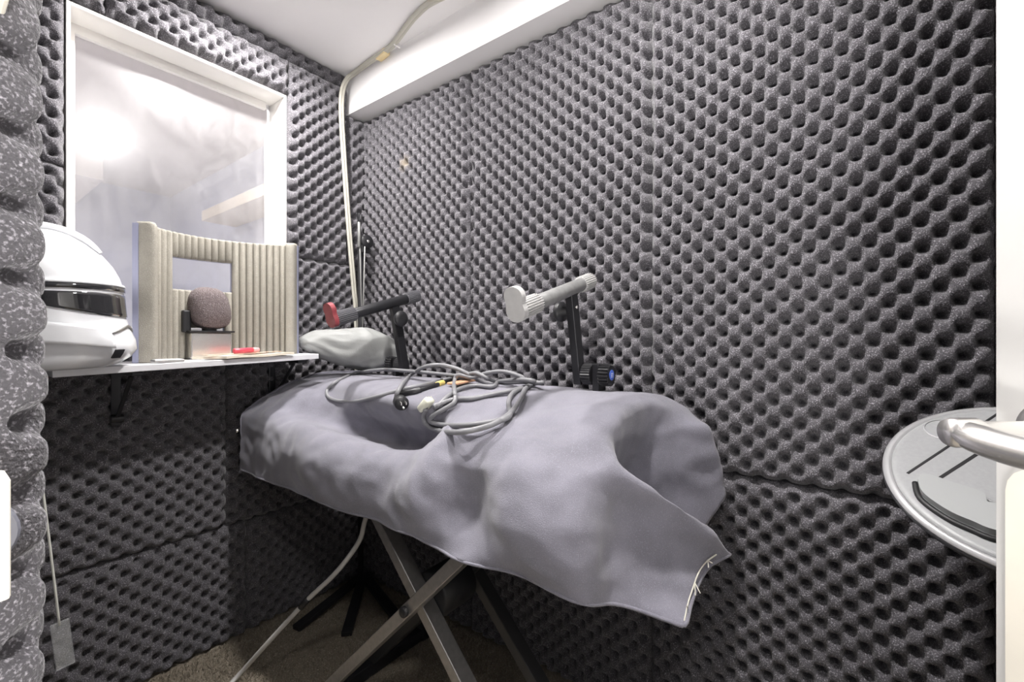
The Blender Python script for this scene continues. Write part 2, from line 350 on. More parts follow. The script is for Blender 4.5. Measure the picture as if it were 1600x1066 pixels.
def hpatch(z0, z1, a0, a1, off, nz=6, na=48, dip=None, closed=False):
    bm = NB(); G = []
    for i in range(nz+1):
        row = []
        for j in range(na+(0 if closed else 1)):
            a = a0+(a1-a0)*j/na; zz = z0+(z1-z0)*i/nz
            if dip: zz = dip(a, i/nz, zz)
            row.append(bm.verts.new(hpt(zz, a, off)))
        G.append(row)
    n = len(G[0])
    for i in range(nz):
        for j in range(n if closed else n-1): bm.faces.new((G[i][j], G[i][(j+1) % n], G[i+1][(j+1) % n], G[i+1][j]))
    return bm, G
bm = NB(); G = []
zz = [p[0] for p in PR]; zz2 = []
for a, b in zip(zz, zz[1:]): zz2 += [a, (a+b)/2]
zz2.append(zz[-1])
for z in zz2: G.append([bm.verts.new(hpt(z, 2*math.pi*j/64)) for j in range(64)])
for a, b in zip(G, G[1:]):
    for j in range(64): bm.faces.new((a[j], a[(j+1) % 64], b[(j+1) % 64], b[j]))
bm.faces.new(G[0][::-1]); bm.faces.new(G[-1])
obj('shell', bm, hwhite, helm_t, True)
def solid(bm, th):
    bmesh.ops.recalc_face_normals(bm, faces=bm.faces); bmesh.ops.solidify(bm, geom=bm.faces[:], thickness=th); return bm
r75 = math.radians(80)
vd = lambda a, t, z: z + (1-t)*0.022*(abs(a)/r75)**2.2
obj('visor', solid(hpatch(.112, .163, -r75, r75, .0028, dip=vd)[0], .003), visor_m, helm_t, True)
obj('brow_stripe', solid(hpatch(.170, .180, -2.0, 2.0, .0030, nz=2)[0], .003), visor_m, helm_t, True)
obj('brow_rim', solid(hpatch(.181, .187, -2.05, 2.05, .0042, nz=2)[0], .004), hwhite, helm_t, True)
for s in (-1, 1):   # cheek guards and side vents
    cd_ = lambda a, t, z: z + (1-t)*0.0 + .020*(abs(a)-.7)
    obj('cheek_guard', solid(hpatch(.044, .088, s*.62, s*1.75, .0050, dip=cd_, na=24)[0], .006), hwhite, helm_t, True)
    obj('vent', solid(hpatch(.022, .040, s*.42, s*.60, .0030, nz=2, na=6)[0], .003), black_plastic, helm_t)
obj('chin_trim', solid(hpatch(.090, .095, -.62, .62, .0035, nz=2, na=30, dip=lambda a, t, z: z-.030*abs(a))[0], .003), steel, helm_t, True)
bm = NB(); Q = [HM @ Vector((x, 0, z)) for x, z in ((.088, .258), (.060, .286), (.02, .305), (-.03, .312), (-.075, .304), (-.11, .275))]
tube(bm, Q, lambda t: .004+.015*math.sin(math.pi*min(1, max(.02, t)))**.6, 14, 8, .55)
obj('top_rib', bm, hwhite, helm_t, True)

# ------------------------------------------------------------------ curved recording shield
p1, p2, p3 = Vector((.336, 1.418)), Vector((.545, 1.515)), Vector((.748, 1.432))
def circ(a, b, c):
    ax, ay, bx, by, cx, cy = *a, *b, *c; d = 2*(ax*(by-cy)+bx*(cy-ay)+cx*(ay-by))
    ux = ((ax*ax+ay*ay)*(by-cy)+(bx*bx+by*by)*(cy-ay)+(cx*cx+cy*cy)*(ay-by))/d
    uy = ((ax*ax+ay*ay)*(cx-bx)+(bx*bx+by*by)*(ax-cx)+(cx*cx+cy*cy)*(bx-ax))/d
    return Vector((ux, uy))
cc = circ(p1, p2, p3); cr = (p1-cc).length
ang = lambda p: math.atan2(p.y-cc.y, p.x-cc.x)
th0, th1 = ang(p1), ang(p3)
def arc_of_u(u):            # angle where the pixel column's ray meets the arc
    r = ray(u, HOR); d = Vector((r.x, r.y)); 
    b = d.dot(cc); q = b*b-d.dot(d)*(cc.dot(cc)-cr*cr); k = (b+math.sqrt(max(q, 0)))/d.dot(d)
    return ang(d*k)
SH = .352
shield = thing('recording_shield', 'curved beige ribbed foam microphone shield with a rectangular opening on the shelf', 'shield', (.545, 1.5, zs(.545)))
beige = mat('beige_foam', (.33, .31, .265), .95, var=.06, scale=60, bump=.5, bscale=500, fleck=(.44, .42, .37), fscale=500); shell_m = mat('lavender_grey_shell', (.30, .31, .42), .5)
def sp(th, r, z): x, y = cc.x+r*math.cos(th), cc.y+r*math.sin(th); return Vector((x, y, zs(x)+.001+z))
NR = 21
edges = [th0+(th1-th0)*(.055+.875*i/NR) for i in range(NR+1)]
w0, w1 = arc_of_u(268), arc_of_u(366); a0, a1 = arc_of_u(290), arc_of_u(353)
near = lambda x: min(range(NR+1), key=lambda i: abs(edges[i]-x))
iw0, iw1, ia0, ia1 = near(w0), near(w1), near(a0), near(a1)
WB, WT, AT = .195, .285, .088
def rib(ta, tb, z0, z1, arch=None):
    bm = NB(); G = []; n = 8
    zz = [z0, z0+.002, z0+.006, (z0+z1)/2, z1-.006, z1-.002, z1]
    for k, z in enumerate(zz):
        sh = {0: .6, 1: .88, 5: .88, 6: .6}.get(k, 1.0)
        row = [sp(ta+(tb-ta)*(.02+.96*j/n), cr-.003-.0160*sh*math.sin(math.pi*(.05+.90*j/n))**.5, z) for j in range(n+1)]
        row += [sp(tb, cr, z), sp(ta, cr, z)]
        G.append([bm.verts.new(p) for p in row])
    m = len(G[0])
    for a, b in zip(G, G[1:]):
        for j in range(m): bm.faces.new((a[j], a[(j+1) % m], b[(j+1) % m], b[j]))
    bm.faces.new(G[0][::-1]); bm.faces.new(G[-1])
    return obj('rib', bm, beige, shield, True)
def spans(i):
    z = [(0.0, SH)]
    if ia0 <= i < ia1: z = [(AT, SH)]
    if iw0 <= i < iw1: z = [(z[0][0], WB), (WT, SH)]
    return z
for i in range(NR):
    top = SH + .004*math.sin(i*1.7)*0
    for z0, z1 in spans(i): rib(edges[i], edges[i+1], z0, z1)
# rear shell, cell by cell around the openings, joined as one part
bm = NB()
ths = [th0] + edges + [th1]
for i in range(len(ths)-1):
    for z0, z1 in spans(i-1) if 0 < i < len(ths)-1 else [(0, SH)]:
        vs = [bm.verts.new(sp(t_, r_, z)) for t_ in (ths[i], ths[i+1]) for r_ in (cr+.001, cr+.014) for z in (z0, z1)]
        bmesh.ops.convex_hull(bm, input=vs)
obj('rear_shell', bm, shell_m, shield)
for (ta, tb, fat) in ((th0-.004, edges[0], 1.0), (edges[-1], th1+.004, .75)):   # thick rolled end pads
    bm = NB(); G = []
    for k in range(13):
        z = SH*k/12 if k < 12 else SH
        z = [0, .004, .012, .03, .07, .12, .18, .24, .29, .325, .342, .350, SH+.004][k]
        sh = [.80, .90, 1, 1, 1, 1, 1, 1, 1, 1, .97, .9, .72][k]
        row = []
        for j in range(14):
            a = 2*math.pi*j/14; tm = (ta+tb)/2; hw = (tb-ta)/2
            row.append(bm.verts.new(sp(tm+hw*math.copysign(abs(math.cos(a))**.6, math.cos(a)), cr-.010*fat+.024*sh*math.copysign(abs(math.sin(a))**.6, math.sin(a)), z)))
        G.append(row)
    for a, b in zip(G, G[1:]):
        for j in range(14): bm.faces.new((a[j], a[(j+1) % 14], b[(j+1) % 14], b[j]))
    bm.faces.new(G[0][::-1]); bm.faces.new(G[-1]); obj('end_pad', bm, beige, shield, True)

# ---- microphone with foam windscreen in front of the shield's arch
mp_ = at_y(327, 482, 1.470)
mic = thing('microphone', 'grey-brown foam windscreen microphone standing in front of the ribbed shield', 'microphone', (mp_.x, mp_.y, zs(mp_.x)+.001))
wind = mat('grey_brown_foam', (.14, .112, .112), 1.0, var=.12, scale=120, bump=.9, bscale=380, fleck=(.30, .265, .27), fscale=420, flo=.5)
bm = NB(); bmesh.ops.create_icosphere(bm, subdivisions=5, radius=1)
for v in bm.verts:
    n = v.co.normalized(); e = 2.7; k = (abs(n.x)**e+abs(n.y)**e+abs(n.z)**e)**(-1/e)
    f = 1+.02*noise.noise(n*6); taper = 1-.07*n.z
    v.co = Vector((n.x*k*.050*f*taper, n.y*k*.046*f*taper, n.z*k*.060*f)); v.co.x += .006*n.z*-1
bmesh.ops.transform(bm, matrix=Matrix.Translation(mp_), verts=bm.verts)
obj('windscreen', bm, wind, mic, True)
zb = mp_.z-.058
base_z = zs(mp_.x)+.001
obj('mount_plate', box(NB(), (mp_.x-.058, mp_.y-.030, zb-.012), (mp_.x+.056, mp_.y+.030, zb-.007), bevel=.001), black_metal, mic)
obj('stem', cyl(NB(), (mp_.x, mp_.y, zb-.014), (mp_.x, mp_.y, zb+.012), .018), black_plastic, mic, True)
obj('stand_block', box(NB(), (mp_.x-.052, mp_.y-.024, base_z), (mp_.x+.050, mp_.y+.024, zb-.0125), bevel=.003), chrome, mic)
obj('shock_clip', box(NB(), (mp_.x-.066, mp_.y-.006, zb-.012), (mp_.x-.046, mp_.y+.012, zb+.05), bevel=.004), black_plastic, mic)

# ---- papers, pen, small flat device
def sheet(P, th):  # quad grid following four corners, thin slab with a ripple
    bm = NB(); G = []; n = 10
    for i in range(n+1):
        row = []
        for j in range(n+1):
            a, b = i/n, j/n
            p = (P[0]*(1-a)+P[1]*a)*(1-b)+(P[3]*(1-a)+P[2]*a)*b
            row.append(Vector((p.x, p.y, p.z+.0012*math.sin(a*9)*math.sin(b*4+1)+.0014)))
        G.append(row)
    for o_ in (0, th):
        pass
    T = [[bm.verts.new(p+Vector((0, 0, th))) for p in r] for r in G]; B = [[bm.verts.new(p) for p in r] for r in G]
    for i in range(n):
        for j in range(n):
            bm.faces.new((T[i][j], T[i+1][j], T[i+1][j+1], T[i][j+1])); bm.faces.new((B[i][j], B[i][j+1], B[i+1][j+1], B[i+1][j]))
    for i in range(n):
        for g in (0, n):
            bm.faces.new((T[i][g], T[i+1][g], B[i+1][g], B[i][g])); bm.faces.new((T[g][i], T[g][i+1], B[g][i+1], B[g][i]))
    return bm
def on_shelf(x, y, dz=0): return Vector((x, y, zs(x)+.001+dz))
paper_m = mat('cream_paper', (.80, .73, .60), .8, var=.05, scale=30); paper_r = mat('peach_paper', (.80, .56, .44), .8)
tag(obj('notepad', sheet([on_shelf(.505, 1.338), on_shelf(.690, 1.340), on_shelf(.690, 1.40), on_shelf(.452, 1.425)], .007), paper_m), 'cream paper pad lying across the front edge of the shelf', 'notepad')
tag(obj('paper_sheet', sheet([on_shelf(.470, 1.362, .0105), on_shelf(.66, 1.358, .0105), on_shelf(.66, 1.398, .0105), on_shelf(.470, 1.405, .0105)], .001), paper_r), 'peach sheet on top of the cream paper pad on the shelf', 'paper')
pa, pb = on_shelf(.530, 1.362, .0205), on_shelf(.585, 1.370, .0205)
pen = thing('marker_pen', 'pink-red marker pen lying on the papers on the shelf', 'pen', pa)
obj('barrel', cyl(NB(), pa, pb, .0075, 16, c=.003), mat('pink_red_plastic', (.55, .06, .09), .35), pen, True)
obj('cap', cyl(NB(), pb, pb+(pb-pa)*.33, .0078, 16, r2=.006, c=.002), mat('pale_pink_plastic', (.70, .36, .36), .35), pen, True)
ph = thing('small_device', 'small flat silver-edged device lying before the left end of the ribbed shield', 'device', on_shelf(.385, 1.375))
bm = NB(); box(bm, (.352, 1.356, zs(.385)+.0012), (.415, 1.392, zs(.385)+.0085), bevel=.002)
obj('case', bm, steel, ph); obj('face', box(NB(), (.355, 1.359, zs(.385)+.0085), (.412, 1.389, zs(.385)+.0093)), mat('pale_face', (.75, .75, .77), .3), ph)

# ------------------------------------------------------------------ cloth cover over the keyboard
R0 = [(1.062, -.30), (1.060, -.165), (1.042, -.130), (.95, -.123), (.86, -.124), (.795, -.136), (.745, -.168), (.690, -.203), (.635, -.250), (.607, -.320), (.600, -.400)]
def colm(y, **kw):
    r = [[x, y, z] for x, z in R0]
    for k, (dx, dy, dz) in kw.items():
        i = int(k[1:]); r[i] = [r[i][0]+dx, r[i][1]+dy, r[i][2]+dz]
    return r
LEFT = dict(r6=(-.012, 0, .014), r7=(-.022, 0, .014), r8=(-.028, 0, .016), r9=(-.004, 0, .010))
CT = [
 [[x, 1.500, max(min(z, -.22)-.12, -.405)] for x, z in R0],
 [[x-.001, 1.4935, z-.012] for x, _, z in colm(1.49, **LEFT)],
 colm(1.488, **LEFT),
 colm(1.46, **LEFT),
 colm(1.36, r6=(-.012, 0, .014), r7=(-.018, 0, .016), r8=(-.020, 0, .018), r9=(-.006, 0, .01)),
 colm(1.25, r5=(-.010, 0, .004), r6=(.006, 0, -.004), r7=(.016, 0, -.022), r8=(-.020, 0, .016), r9=(-.016, 0, .016)),
 colm(1.12, r5=(-.020, 0, .004), r6=(-.004, 0, -.010), r7=(.060, 0, -.056), r8=(-.004, 0, .016), r9=(-.026, 0, .024)),
 colm(1.00, r5=(-.030, 0, .004), r6=(-.018, 0, -.002), r7=(.092, 0, -.070), r8=(.004, 0, .004), r9=(-.026, 0, .024), r10=(-.006, 0, 0)),
 colm(.88, r5=(-.040, 0, .004), r6=(-.030, 0, .000), r7=(.090, 0, -.080), r8=(.012, 0, -.010), r9=(-.012, 0, .018), r10=(.004, 0, 0)),
 colm(.78, r5=(-.022, 0, .004), r6=(-.026, 0, .006), r7=(.050, 0, -.045), r8=(.012, 0, -.006), r9=(.006, 0, 0), r10=(.006, 0, 0)),
 colm(.68, r6=(-.006, 0, .010), r7=(-.014, 0, .018), r8=(-.010, 0, .014), r9=(-.018, 0, .008), r10=(0, 0, .004)),
 colm(.56, r6=(-.008, 0, .012), r7=(-.018, 0, .024), r8=(-.010, 0, .014), r9=(.026, 0, -.014), r10=(-.010, 0, 0)),
 colm(.45, r6=(-.008, 0, .012), r7=(-.018, 0, .026), r8=(-.030, 0, .030), r9=(-.034, 0, .018), r10=(.008, 0, 0)),
 [[1.062, .345, -.30], [1.062, .343, -.165], [1.043, .338, -.132], [.95, .336, -.125], [.87, .338, -.126], [.80, .340, -.140], [.755, .342, -.165], [.700, .335, -.190], [.630, .33, -.235], [.600, .325, -.320], [.608, .32, -.402]],
 [[1.062, .30, -.32], [1.065, .285, -.20], [1.048, .275, -.162], [.98, .288, -.160], [.915, .335, -.215], [.855, .362, -.270], [.800, .350, -.280], [.712, .284, -.228], [.702, .302, -.275], [.682, .298, -.350], [.664, .292, -.420]],
 [[1.062, .26, -.36], [1.068, .235, -.26], [1.055, .226, -.220], [1.01, .224, -.205], [.962, .280, -.275], [.910, .325, -.345], [.855, .300, -.348], [.790, .210, -.296], [.765, .240, -.338], [.732, .240, -.392], [.688, .238, -.428]],
 [[1.062, .25, -.43], [1.066, .225, -.36], [1.056, .213, -.32], [1.035, .205, -.335], [.995, .235, -.395], [.955, .250, -.410], [.928, .222, -.398], [.884, .160, -.385], [.822, .192, -.404], [.752, .197, -.422], [.690, .190, -.432]],
]
CT = np.array(CT)
def cr_up(P, k):
    n = P.shape[0]; out = []
    for i in range(n-1):
        a, b, c, d = P[max(i-1, 0)], P[i], P[i+1], P[min(i+2, n-1)]
        for j in range(k):
            t = j/k; out.append(.5*(2*b+(c-a)*t+(2*a-5*b+4*c-d)*t*t+(3*b-a-3*c+d)*t**3))
    out.append(P[-1]); return np.array(out)
G = cr_up(CT, 12); G = np.swapaxes(cr_up(np.swapaxes(G, 0, 1), 12), 0, 1)
nc, nr = G.shape[:2]
dG0 = np.gradient(G, axis=0); dG1 = np.gradient(G, axis=1); NN = np.cross(dG0, dG1); NN /= np.maximum(np.linalg.norm(NN, axis=-1, keepdims=True), 1e-9)
if NN[nc//2, nr//2, 2] < 0: NN = -NN
for i in range(nc):
    for j in range(nr):
        p = Vector(G[i, j]); dr = max(0, min(1, (j-48)/30)); er = max(0, min(1, (i-142)/30)); q = max(dr, er)
        k = noise.noise(p*9)*(.0015+.007*q) - abs(noise.noise(Vector((p.x*12+p.y*6, p.y*13, p.z*16))))*(.001+.010*q) + noise.noise(Vector((p.x*30, p.y*26, p.z*34)))*(.0005+.0018*q) + noise.noise(p*70)*.0006
        G[i, j] += NN[i, j]*k
V = (G+np.array([0, 0, H])).reshape(-1, 3)
idx = np.arange(nc*nr).reshape(nc, nr)
F = np.stack([idx[:-1, :-1], idx[1:, :-1], idx[1:, 1:], idx[:-1, 1:]], -1).reshape(-1, 4)
cover = thing('keyboard_cover', 'grey-violet cloth dust cover draped over the keyboard stand', 'cover', (.83, .82, H-.40))
cloth = mat('grey_violet_cloth', (.185, .18, .215), .95, var=.16, scale=14, bump=.35, bscale=700, fleck=(.275, .268, .315), fscale=600, sheen=.3)
me = bpy.data.meshes.new('cloth'); me.from_pydata([tuple(v) for v in V], [], [tuple(f) for f in F])
co = link('cloth', me, cloth, None, True); co.parent = cover; co.matrix_parent_inverse = world_of(cover).inverted()
sol = co.modifiers.new('thickness', 'SOLIDIFY'); sol.thickness = .0022; sol.offset = 0
BV = BVHTree.FromPolygons([Vector(v) for v in V], [list(map(int, f)) for f in F])
def on_cover(u, v, lift=.006, pull=0.0):
    r = ray(u, v).normalized(); hit = BV.ray_cast(CAM, r)
    p = hit[0] if hit[0] is not None else at_x(u, v, .90)
    if p.x > .98: p = at_x(u, v, .97)
    p = CAM + (p-CAM)*(1-pull)
    return p+Vector((0, 0, lift))
Gw = G+np.array([0, 0, H])
hem = NB(); tube(hem, [Gw[i, nr-1] for i in range(14, nc, 4)]+[Gw[nc-1, j] for j in range(nr-4, 70, -6)], .0032, 6, 2)
obj('hem', hem, cloth, cover, True)
tear = mat('frayed_thread', (.62, .60, .52), .9)
fr_p = [Vector(Gw[nc-4, j])+Vector((-.003, -.005, 0)) for j in range(90, nr-3, 3)]
bm = NB(); tube(bm, fr_p, .0012, 6, 2)
for p in fr_p[1::3]:
    for k in range(2): tube(bm, [p, p+Vector((random.uniform(-.02, .004), random.uniform(-.012, .0), random.uniform(-.012, .012)))], .0009, 5, 0)
obj('frayed_seam', bm, tear, cover)
sn = Vector(Gw[14, nr-18]); bm = NB(); cyl(bm, sn+Vector((-.004, .004, 0)), sn+Vector((-.012, .006, .0)), .006, 14)
obj('snap', bm, chrome, cover, True)

# ------------------------------------------------------------------ keyboard stand with two upper arms
stand = thing('keyboard_stand', 'crossed metal keyboard stand with two raised tube arms under the cloth cover', 'keyboard stand', (.74, .745, 0))
cy_, cz_ = .745, H-.575
arm_dark = mat('dark_grey_tube', (.07, .07, .072), .35, .6)
for x, m_, zt in ((.655, steel, -.315), (.822, arm_dark, -.255)):
    top = H+zt
    for s in (1, -1):
        xo = x+(.016 if s > 0 else -.016)
        kk = .93
        p = (xo, cy_+s*(top-cz_)*kk/ .93, top); q = (xo, cy_-s*(cz_-.035), .035)
        obj('leg', bar(NB(), p, q, .026, .036, up=(1, 0, 0)), m_, stand)
obj('pivot', cyl(NB(), (.69, cy_, cz_), (.795, cy_, cz_), .052, 40, c=.006), black_plastic, stand, True)
obj('pivot_bolt', cyl(NB(), (.612, cy_, cz_), (.69, cy_, cz_), .011, 16), black_plastic, stand, True)
for s in (1, -1):
    y = cy_-s*(cz_-.035)
    f = obj('foot_bar', bar(NB(), (.46, y, .022), (.985, y, .022), .04, .036), black_metal, stand)
    for x in (.446, .972): obj('rubber_foot', box(NB(), (x, y-.026, 0), (x+.05, y+.026, .048), bevel=.006), black_plastic, f)
    obj('top_bar', bar(NB(), (.81, cy_+s*.30, H-.270), (1.03, cy_+s*.30, H-.250), .032, .028), black_metal, stand)
obj('back_rail', bar(NB(), (1.02, .46, H-.282), (1.02, 1.24, H-.282), .028, .03), black_metal, stand)
light_grey = mat('light_grey_plastic', (.46, .455, .45), .5, var=.06, scale=60); grey_tube = mat('grey_painted_tube', (.27, .27, .268), .42, .3, var=.12, scale=70)
red_plastic = mat('dull_red_plastic', (.27, .05, .06), .45); dark_grip = mat('dark_rubber_grip', (.11, .11, .12), .4)
def upper_arm(y, sgn, mt, mg, mcap, label):
    bt, ft = Vector((1.026, y, Z(.148))), Vector((.722, y, Z(.058))); ax = (ft-bt).normalized()
    L = (ft-bt).length
    a = obj('upper_arm', cyl(NB(), bt, ft, .0165, 28), mt, stand, True); a['label'] = label
    obj('grip', cyl(NB(), bt-ax*.012, bt+ax*.042, .0205, 96, teeth=24, depth=.0022), mg, a)
    obj('grip', cyl(NB(), ft-ax*.070, ft-ax*.004, .0215, 96, teeth=24, depth=.0028), mg, a)
    # figure-eight end stop
    nrm = ax; upv = Vector((0, 1, 0)).cross(nrm).normalized(); upv = upv if upv.z > 0 else -upv; sd = Vector((0, 1, 0))
    poly = []
    for k in range(48):
        an = 2*math.pi*k/48; c_, s_ = math.cos(an), math.sin(an)
        yy = s_*.036+.014; wdt = .0235*(1-.16*math.exp(-((yy-.016)/.010)**2))*(max(0, 1-abs(s_)**3.2))**.45
        poly.append((math.copysign(wdt, c_) if abs(c_) > 1e-6 else 0, yy))
    obj('end_stop', prism(NB(), poly, lambda p_, q_, d_: ft+sd*p_+upv*q_+nrm*d_, -.004, .010), mcap, a)
    # flat upright
    t0, t1 = Vector((.938, y, Z(.112))), Vector((.982, y, Z(-.108)))
    up = obj('upright', bar(NB(), t0, t1, .020, .030, up=(1, 0, .2)), black_metal, stand)
    kz = t0+(t1-t0)*.20
    obj('clamp_knob', lathe(NB(), [(.012, 0), (.012, .012), (.024, .014), (.026, .022), (.023, .028), (.010, .030)], kz+Vector((-.006, sgn*.010, 0)), kz+Vector((-.006, sgn*1, 0)), 32), black_plastic, up, True)
    obj('screw', cyl(NB(), kz+Vector((.0, -sgn*.008, .01)), kz+Vector((0, -sgn*.0125, .01)), .004, 12), chrome, up)
    j = t1+Vector((.004, 0, .024))
    obj('hinge_joint', cyl(NB(), j+Vector((0, -sgn*.010, 0)), j+Vector((0, -sgn*.036, 0)), .026, 72, teeth=24, depth=.0014), black_plastic, up)
    lp = obj('post', bar(NB(), j+Vector((.002, -sgn*.046, .026)), j+Vector((.006, -sgn*.046, -.245)), .018, .030, up=(1, 0, 0)), black_metal, stand)
    obj('hinge_knob', cyl(NB(), j+Vector((0, -sgn*.056, 0)), j+Vector((0, -sgn*.082, 0)), .027, 96, teeth=20, depth=.0035), black_plastic, lp)
    bl = obj('emblem', cyl(NB(), j+Vector((0, -sgn*.082, 0)), j+Vector((0, -sgn*.0832, 0)), .0125, 24, c=.0003), mat('blue_emblem', (.10, .20, .75), .4), lp)
    for zz_ in (-.004, .0, .004):
        obj('emblem_mark', box(NB(), j+Vector((-.005, -sgn*.0838-.0005, zz_-.001)), j+Vector((.005, -sgn*.0838+.0005, zz_+.001))), mat('emblem_white', (.7, .75, .95), .4), lp)
upper_arm(.523, 1, grey_tube, light_grey, light_grey, 'grey tube arm with ribbed grip')
upper_arm(1.18, -1, black_metal, dark_grip, red_plastic, 'black tube arm with dull red end stop')

# ------------------------------------------------------------------ cords on the cover
grey_cord = mat('grey_cord', (.20, .20, .21), .45); cream_pl = mat('cream_plastic', (.66, .66, .55), .4); orange = mat('orange_translucent_tag', (.62, .36, .22), .4)
z8 = lambda x, y: (500+x/4.444, 560+y/4.444)
def cpath(pts, base=.006):
    out = []
    for p in pts:
        u, v = z8(p[0], p[1]); out.append(on_cover(u, v, base, p[2] if len(p) > 2 else 0.0))
    return out
c1 = thing('power_cord', 'coiled grey power cord with a black three-pin plug on the cloth cover', 'cord', on_cover(640, 610, 0))
obj('cable', tube(NB(), cpath([(1120, 175), (1000, 145), (800, 120), (600, 101), (430, 92), (250, 116), (120, 172), (52, 232), (62, 284), (130, 310), (250, 314), (400, 282), (560, 236), (700, 205, .004), (860, 165, .006), (980, 140, .008), (1080, 118, .012), (1160, 155, .012), (1222, 182, .01), (1196, 214, .008), (1080, 206, .008), (980, 226, .008), (900, 272, .01), (830, 338, .008), (800, 362)]), .0054, 10, 8), grey_cord, c1, True)
obj('cable', tube(NB(), cpath([(545, 318, .012), (528, 282, .03), (560, 208, .05), (622, 132, .05), (720, 72, .04), (830, 56, .03), (950, 82, .02), (1040, 125, .012), (1150, 180, .006), (1300, 180, .004), (1430, 172, .004)], .004), .0056, 10, 8), grey_cord, c1, True)
pl = on_cover(*z8(545, 318), .010, .012); pl2 = on_cover(*z8(590, 366), .010, .045); ax = (pl2-pl).normalized()
pg = obj('plug', lathe(NB(), [(.007, -.006), (.012, .0), (.0165, .008), (.0175, .028), (.0165, .032)], pl, pl+ax, 20), black_plastic, c1, True)
sd = ax.cross(Vector((0, 0, 1))).normalized(); upv = sd.cross(ax)
e = pl+ax*.032
for a, b in ((.006, .004), (-.006, .004)): obj('prong', bar(NB(), e+sd*a+upv*b, e+sd*a+upv*b+ax*.015, .0018, .006, up=upv, bevel=.0003), chrome, pg)
obj('prong', cyl(NB(), e-upv*.006, e-upv*.006+ax*.017, .0026, 10), chrome, pg, True)
c2 = thing('extension_cord', 'tangled grey extension cord with a cream socket end drooping over the cover', 'cord', on_cover(720, 640, 0))
obj('cable', tube(NB(), cpath([(735, 370, .02), (716, 425, .015), (742, 482, .02), (820, 520, .03), (950, 536, .04), (1100, 512, .04), (1230, 466, .03), (1332, 390, .02), (1400, 290, .012), (1424, 232, .01), (1478, 195, .008), (1545, 186, .004)]), .0056, 10, 8), grey_cord, c2, True)
obj('cable', tube(NB(), cpath([(1545, 190), (1440, 176, .004), (1390, 142, .006), (1270, 108, .008), (1150, 121, .01), (1060, 150, .012), (960, 132, .03), (932, 180, .04), (934, 246, .03), (940, 285, .02), (928, 330, .012), (862, 372, .008), (782, 420, .008), (770, 458, .012), (850, 481, .02), (1000, 487, .03), (1180, 466, .03), (1290, 440, .02), (1322, 400, .015), (1310, 322, .01), (1350, 252, .01), (1480, 200, .012), (1484, 176, .012), (1390, 165, .01), (1240, 175, .006)]), .0054, 10, 8), grey_cord, c2, True)
obj('cable', tube(NB(), cpath([(1484, 196), (1350, 238, .004), (1200, 268, .004), (1060, 296, .004), (950, 300, .006), (868, 322, .006), (790, 352, .008)]), .0054, 10, 8), grey_cord, c2, True)
s0, s1 = on_cover(*z8(705, 395), .012, .02), on_cover(*z8(765, 320), .012, .02)
so = obj('socket', bar(NB(), s0, s1, .026, .018, bevel=.005), cream_pl, c2, True)
for k in (-.006, 0, .006): obj('socket_rib', bar(NB(), s0.lerp(s1, .2)+Vector((k, -k*.3, .0095)), s0.lerp(s1, .85)+Vector((k, -k*.3, .0095)), .0022, .002, bevel=.0005), cream_pl, so)
t0, t1 = on_cover(*z8(915, 205), .010, .004), on_cover(*z8(1050, 175), .010, .004)
obj('tag', bar(NB(), t0, t1, .034, .006, bevel=.002), orange, c2)
c3 = thing('black_lead', 'short black lead with yellow tape tucked beneath the grey cords', 'cord', on_cover(*z8(700, 235), 0))
q = cpath([(560, 262), (640, 252), (700, 236), (800, 205), (840, 190), (960, 160), (1040, 140)], .006)
obj('cable', tube(NB(), q, .0062, 10, 8), black_plastic, c3, True)
obj('sleeve', tube(NB(), q[:3], .009, 10, 6), black_plastic, c3, True)
obj('tape', tube(NB(), [q[3].lerp(q[4], .4), q[4], q[4].lerp(q[5], .1)], .0082, 12, 4), mat('yellow_tape', (.72, .56, .16), .5), c3, True)

# ------------------------------------------------------------------ grey drawstring bag
bag = thing('drawstring_bag', 'light grey drawstring bag slumped between the shelf end and the cover', 'bag', (.92, 1.44, H-.11))
bagm = mat('grey_nylon', (.27, .275, .268), .55, var=.05, scale=20, bump=.15, bscale=300)
bm = NB(); G2 = []; M_ = 40; K_ = 34
sec = [ # x, centre z, half height, half depth
 (.764, -.008, .012, .046), (.80, -.014, .044, .058), (.85, -.022, .060, .066), (.90, -.030, .072, .070), (.945, -.032, .078, .068), (.985, -.034, .074, .060), (1.02, -.040, .056, .046), (1.043, -.046, .034, .030), (1.055, -.052, .016, .016), (1.062, -.056, .013, .013), (1.074, -.062, .020, .022), (1.082, -.068, .017, .019)]
secu = cr_up(np.array(sec), 6)
for i, (x, cz, hh, hd) in enumerate(secu):
    row = []
    for j in range(M_):
        a = 2*math.pi*j/M_; g = max(0, (x-.96)/.1)
        f = 1+.07*g*math.sin(a*9+x*30)-.24*abs(noise.noise(Vector((x*13+3, math.cos(a)*1.5+x*6, math.sin(a)*1.5))))-.05*abs(noise.noise(Vector((x*30, math.cos(a)*3+x*9, math.sin(a)*3))))
        s_ = math.sin(a)
        z_ = H+cz+hh*f*math.copysign(abs(s_)**.8, s_)
        yv = 1.443+hd*f*math.cos(a)
        row.append(bm.verts.new((x, yv-.012*(s_ < 0)*abs(s_)-.47*(x-.764), z_)))
    G2.append(row)
for a, b in zip(G2, G2[1:]):
    for j in range(M_): bm.faces.new((a[j], a[(j+1) % M_], b[(j+1) % M_], b[j]))
bm.faces.new(G2[0][::-1]); bm.faces.new(G2[-1])
obj('bag_body', bm, bagm, bag, True)
bm = NB(); tube(bm, [(1.0585, 1.305+.0165*math.cos(a), H-.054+.0165*math.sin(a)) for a in [k*math.pi/6 for k in range(12)]], .003, 8, 3, closed=True)
obj('drawstring', bm, mat('pale_string', (.62, .62, .58), .7), bag, True)
